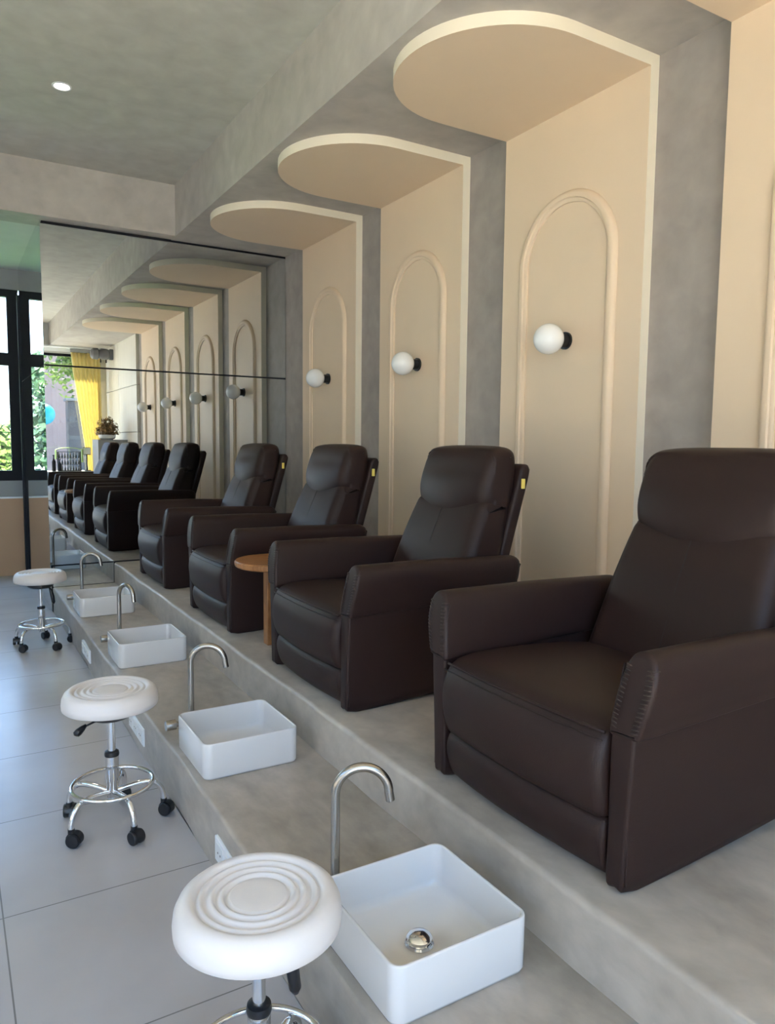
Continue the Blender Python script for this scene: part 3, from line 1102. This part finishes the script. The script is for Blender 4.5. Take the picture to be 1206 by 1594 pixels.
tag(o, 'lime green cloth draped over the bottle rack', 'cloth')
for x, h_, lb in ((1.70, .30, 'tall dark pump bottle at the end of the desk'), (1.80, .22, 'shorter dark bottle beside the tall pump bottle')):
    t = thing('pump_bottle', lb, 'bottle', (x, YD + .12, .90))
    bm = BM(); lathe(bm, [(0, 0), (.034, 0), (.036, .01), (.036, h_ * .6), (.014, h_ * .72), (.014, h_ * .8), (0, h_ * .8)], 20)
    obj('body', bm, M['black'], t, True, 40)
    bm = BM(); lathe(bm, [(0, h_ * .8), (.010, h_ * .8), (.010, h_ * .92), (.022, h_ * .94), (.022, h_), (0, h_)], 16)
    obj('pump', bm, M['black'], t, True, 40)
t = thing('screen', 'small white-faced monitor on the desk near the curtain', 'monitor', (2.30, YD - .05, .90))
bm = BM(); box(bm, -.07, .07, -.012, .012, .30, .44, .003); box(bm, -.01, .01, -.01, .01, .01, .30); box(bm, -.06, .06, -.05, .05, 0, .012)
obj('casing', bm, M['black'], t)
bm = BM(); box(bm, -.062, .062, .012, .015, .31, .43)
obj('display', bm, M['white'], t)

# ================================================================== OUTSIDE
bm = BM(); box(bm, -7.6, -7.2, -9, 14, -.13, 4.6)  # unseen wall, added to block sky and warm the light at left windows
struct('wall_bounce', bm, M['beige'])
def crown(n, c, rad, s0, s1, mat, name, parent):
    bm = BM()
    random.seed(int(abs(n * 7 + rad[0] * 100)))
    blobs = []
    for k in range(26):
        d = Vector((random.gauss(0, 1), random.gauss(0, 1), random.gauss(0, .8)))
        d = d.normalized() * random.uniform(.15, .72)
        blobs.append((Vector((d.x * rad[0], d.y * rad[1], d.z * rad[2])), random.uniform(.32, .5)))
    for k in range(n):
        bc, br = random.choice(blobs)
        d = Vector((random.gauss(0, 1), random.gauss(0, 1), random.gauss(0, 1))).normalized()
        p = Vector(c) + bc + Vector((d.x * rad[0], d.y * rad[1], d.z * rad[2])) * br * random.uniform(.6, 1.05)
        u = Vector((random.gauss(0, 1), random.gauss(0, 1), random.gauss(0, .6))).normalized()
        v = u.cross(d).normalized() if u.cross(d).length > .01 else Vector((0, 0, 1))
        s = random.uniform(s0, s1)
        bm.faces.new([bm.verts.new(p + q) for q in (-u * s, -v * s * .55, u * s, v * s * .55)])
    return obj(name, bm, mat, parent)
def tree(x, y, h, rad, label, mat='leaf', n=5000, s=(.05, .10), zc=None):
    t = thing('garden_tree', label, 'tree', (x, y, -.13), group='greenery outside the windows')
    zc = h - rad[2] if zc is None else zc
    bm = BM(); tube(bm, [(0, 0, 0), (.04, .02, zc * .5), (-.03, .03, zc)], [.09, .07, .04], 10)
    obj('trunk', bm, M['bark'], t, True)
    crown(n, (0, 0, zc), rad, s[0], s[1], M[mat], 'crown', t)
    return t
tree(1.15, 14.6, 2.0, (.75, .6, 1.0), 'low yellow-green bush outside the far window', 'leaf', 12000)
tree(-.45, 12.6, 3.3, (.95, .7, 1.6), 'taller leafy tree outside the far window, shown in the mirror return', 'leaf_blue', 14000)
tree(-3.2, 14.2, 4.2, (1.4, 1.0, 2.0), 'big garden tree farther left outside the far window', 'leaf', 8000)
tree(3.0, -6.2, 4.9, (1.6, 1.2, 1.2), 'leafy tree beyond the end window, reflected at the top of the mirror', 'leaf')
t = thing('street_house', 'pale lilac rendered wall across from the end window', 'building', (3.2, -11.0, -.13))
bm = BM(); box(bm, -5, 5, -.3, .3, 0, 4.4); obj('wall', bm, M['lilac'], t)
bm = BM(); box(bm, -5.2, 5.2, -.6, .5, 4.4, 4.6); obj('roof', bm, M['slate'], t)
t = thing('gate_pillar', 'slate grey square pillar outside the end window', 'pillar', (2.75, -6.0, -.13))
bm = BM(); box(bm, -.2, .2, -.2, .2, 0, 2.55, .01); obj('shaft', bm, M['slate'], t)
bm = BM(); box(bm, -.24, .24, -.24, .24, 2.55, 2.62, .01); obj('cap', bm, M['greymetal'], t)
bm = BM(); box(bm, 2.97, 5.2, -6.1, -5.95, -.13, 2.25)
tag(obj('garden_wall', bm, M['slate']), 'slate grey wall running beside the square pillar outside', 'wall')
t = thing('parasol', 'turquoise round cover beyond the pillar outside the end window', 'cover', (2.30, -8.4, -.13))
bm = BM(); sphere(bm, (0, 0, 2.3), .28, 20, 12); obj('cover', bm, M['blue'], t, True)
bm = BM(); tube(bm, [(0, 0, 0), (0, 0, 2.1)], .025, 10); obj('pole', bm, M['white'], t, True)
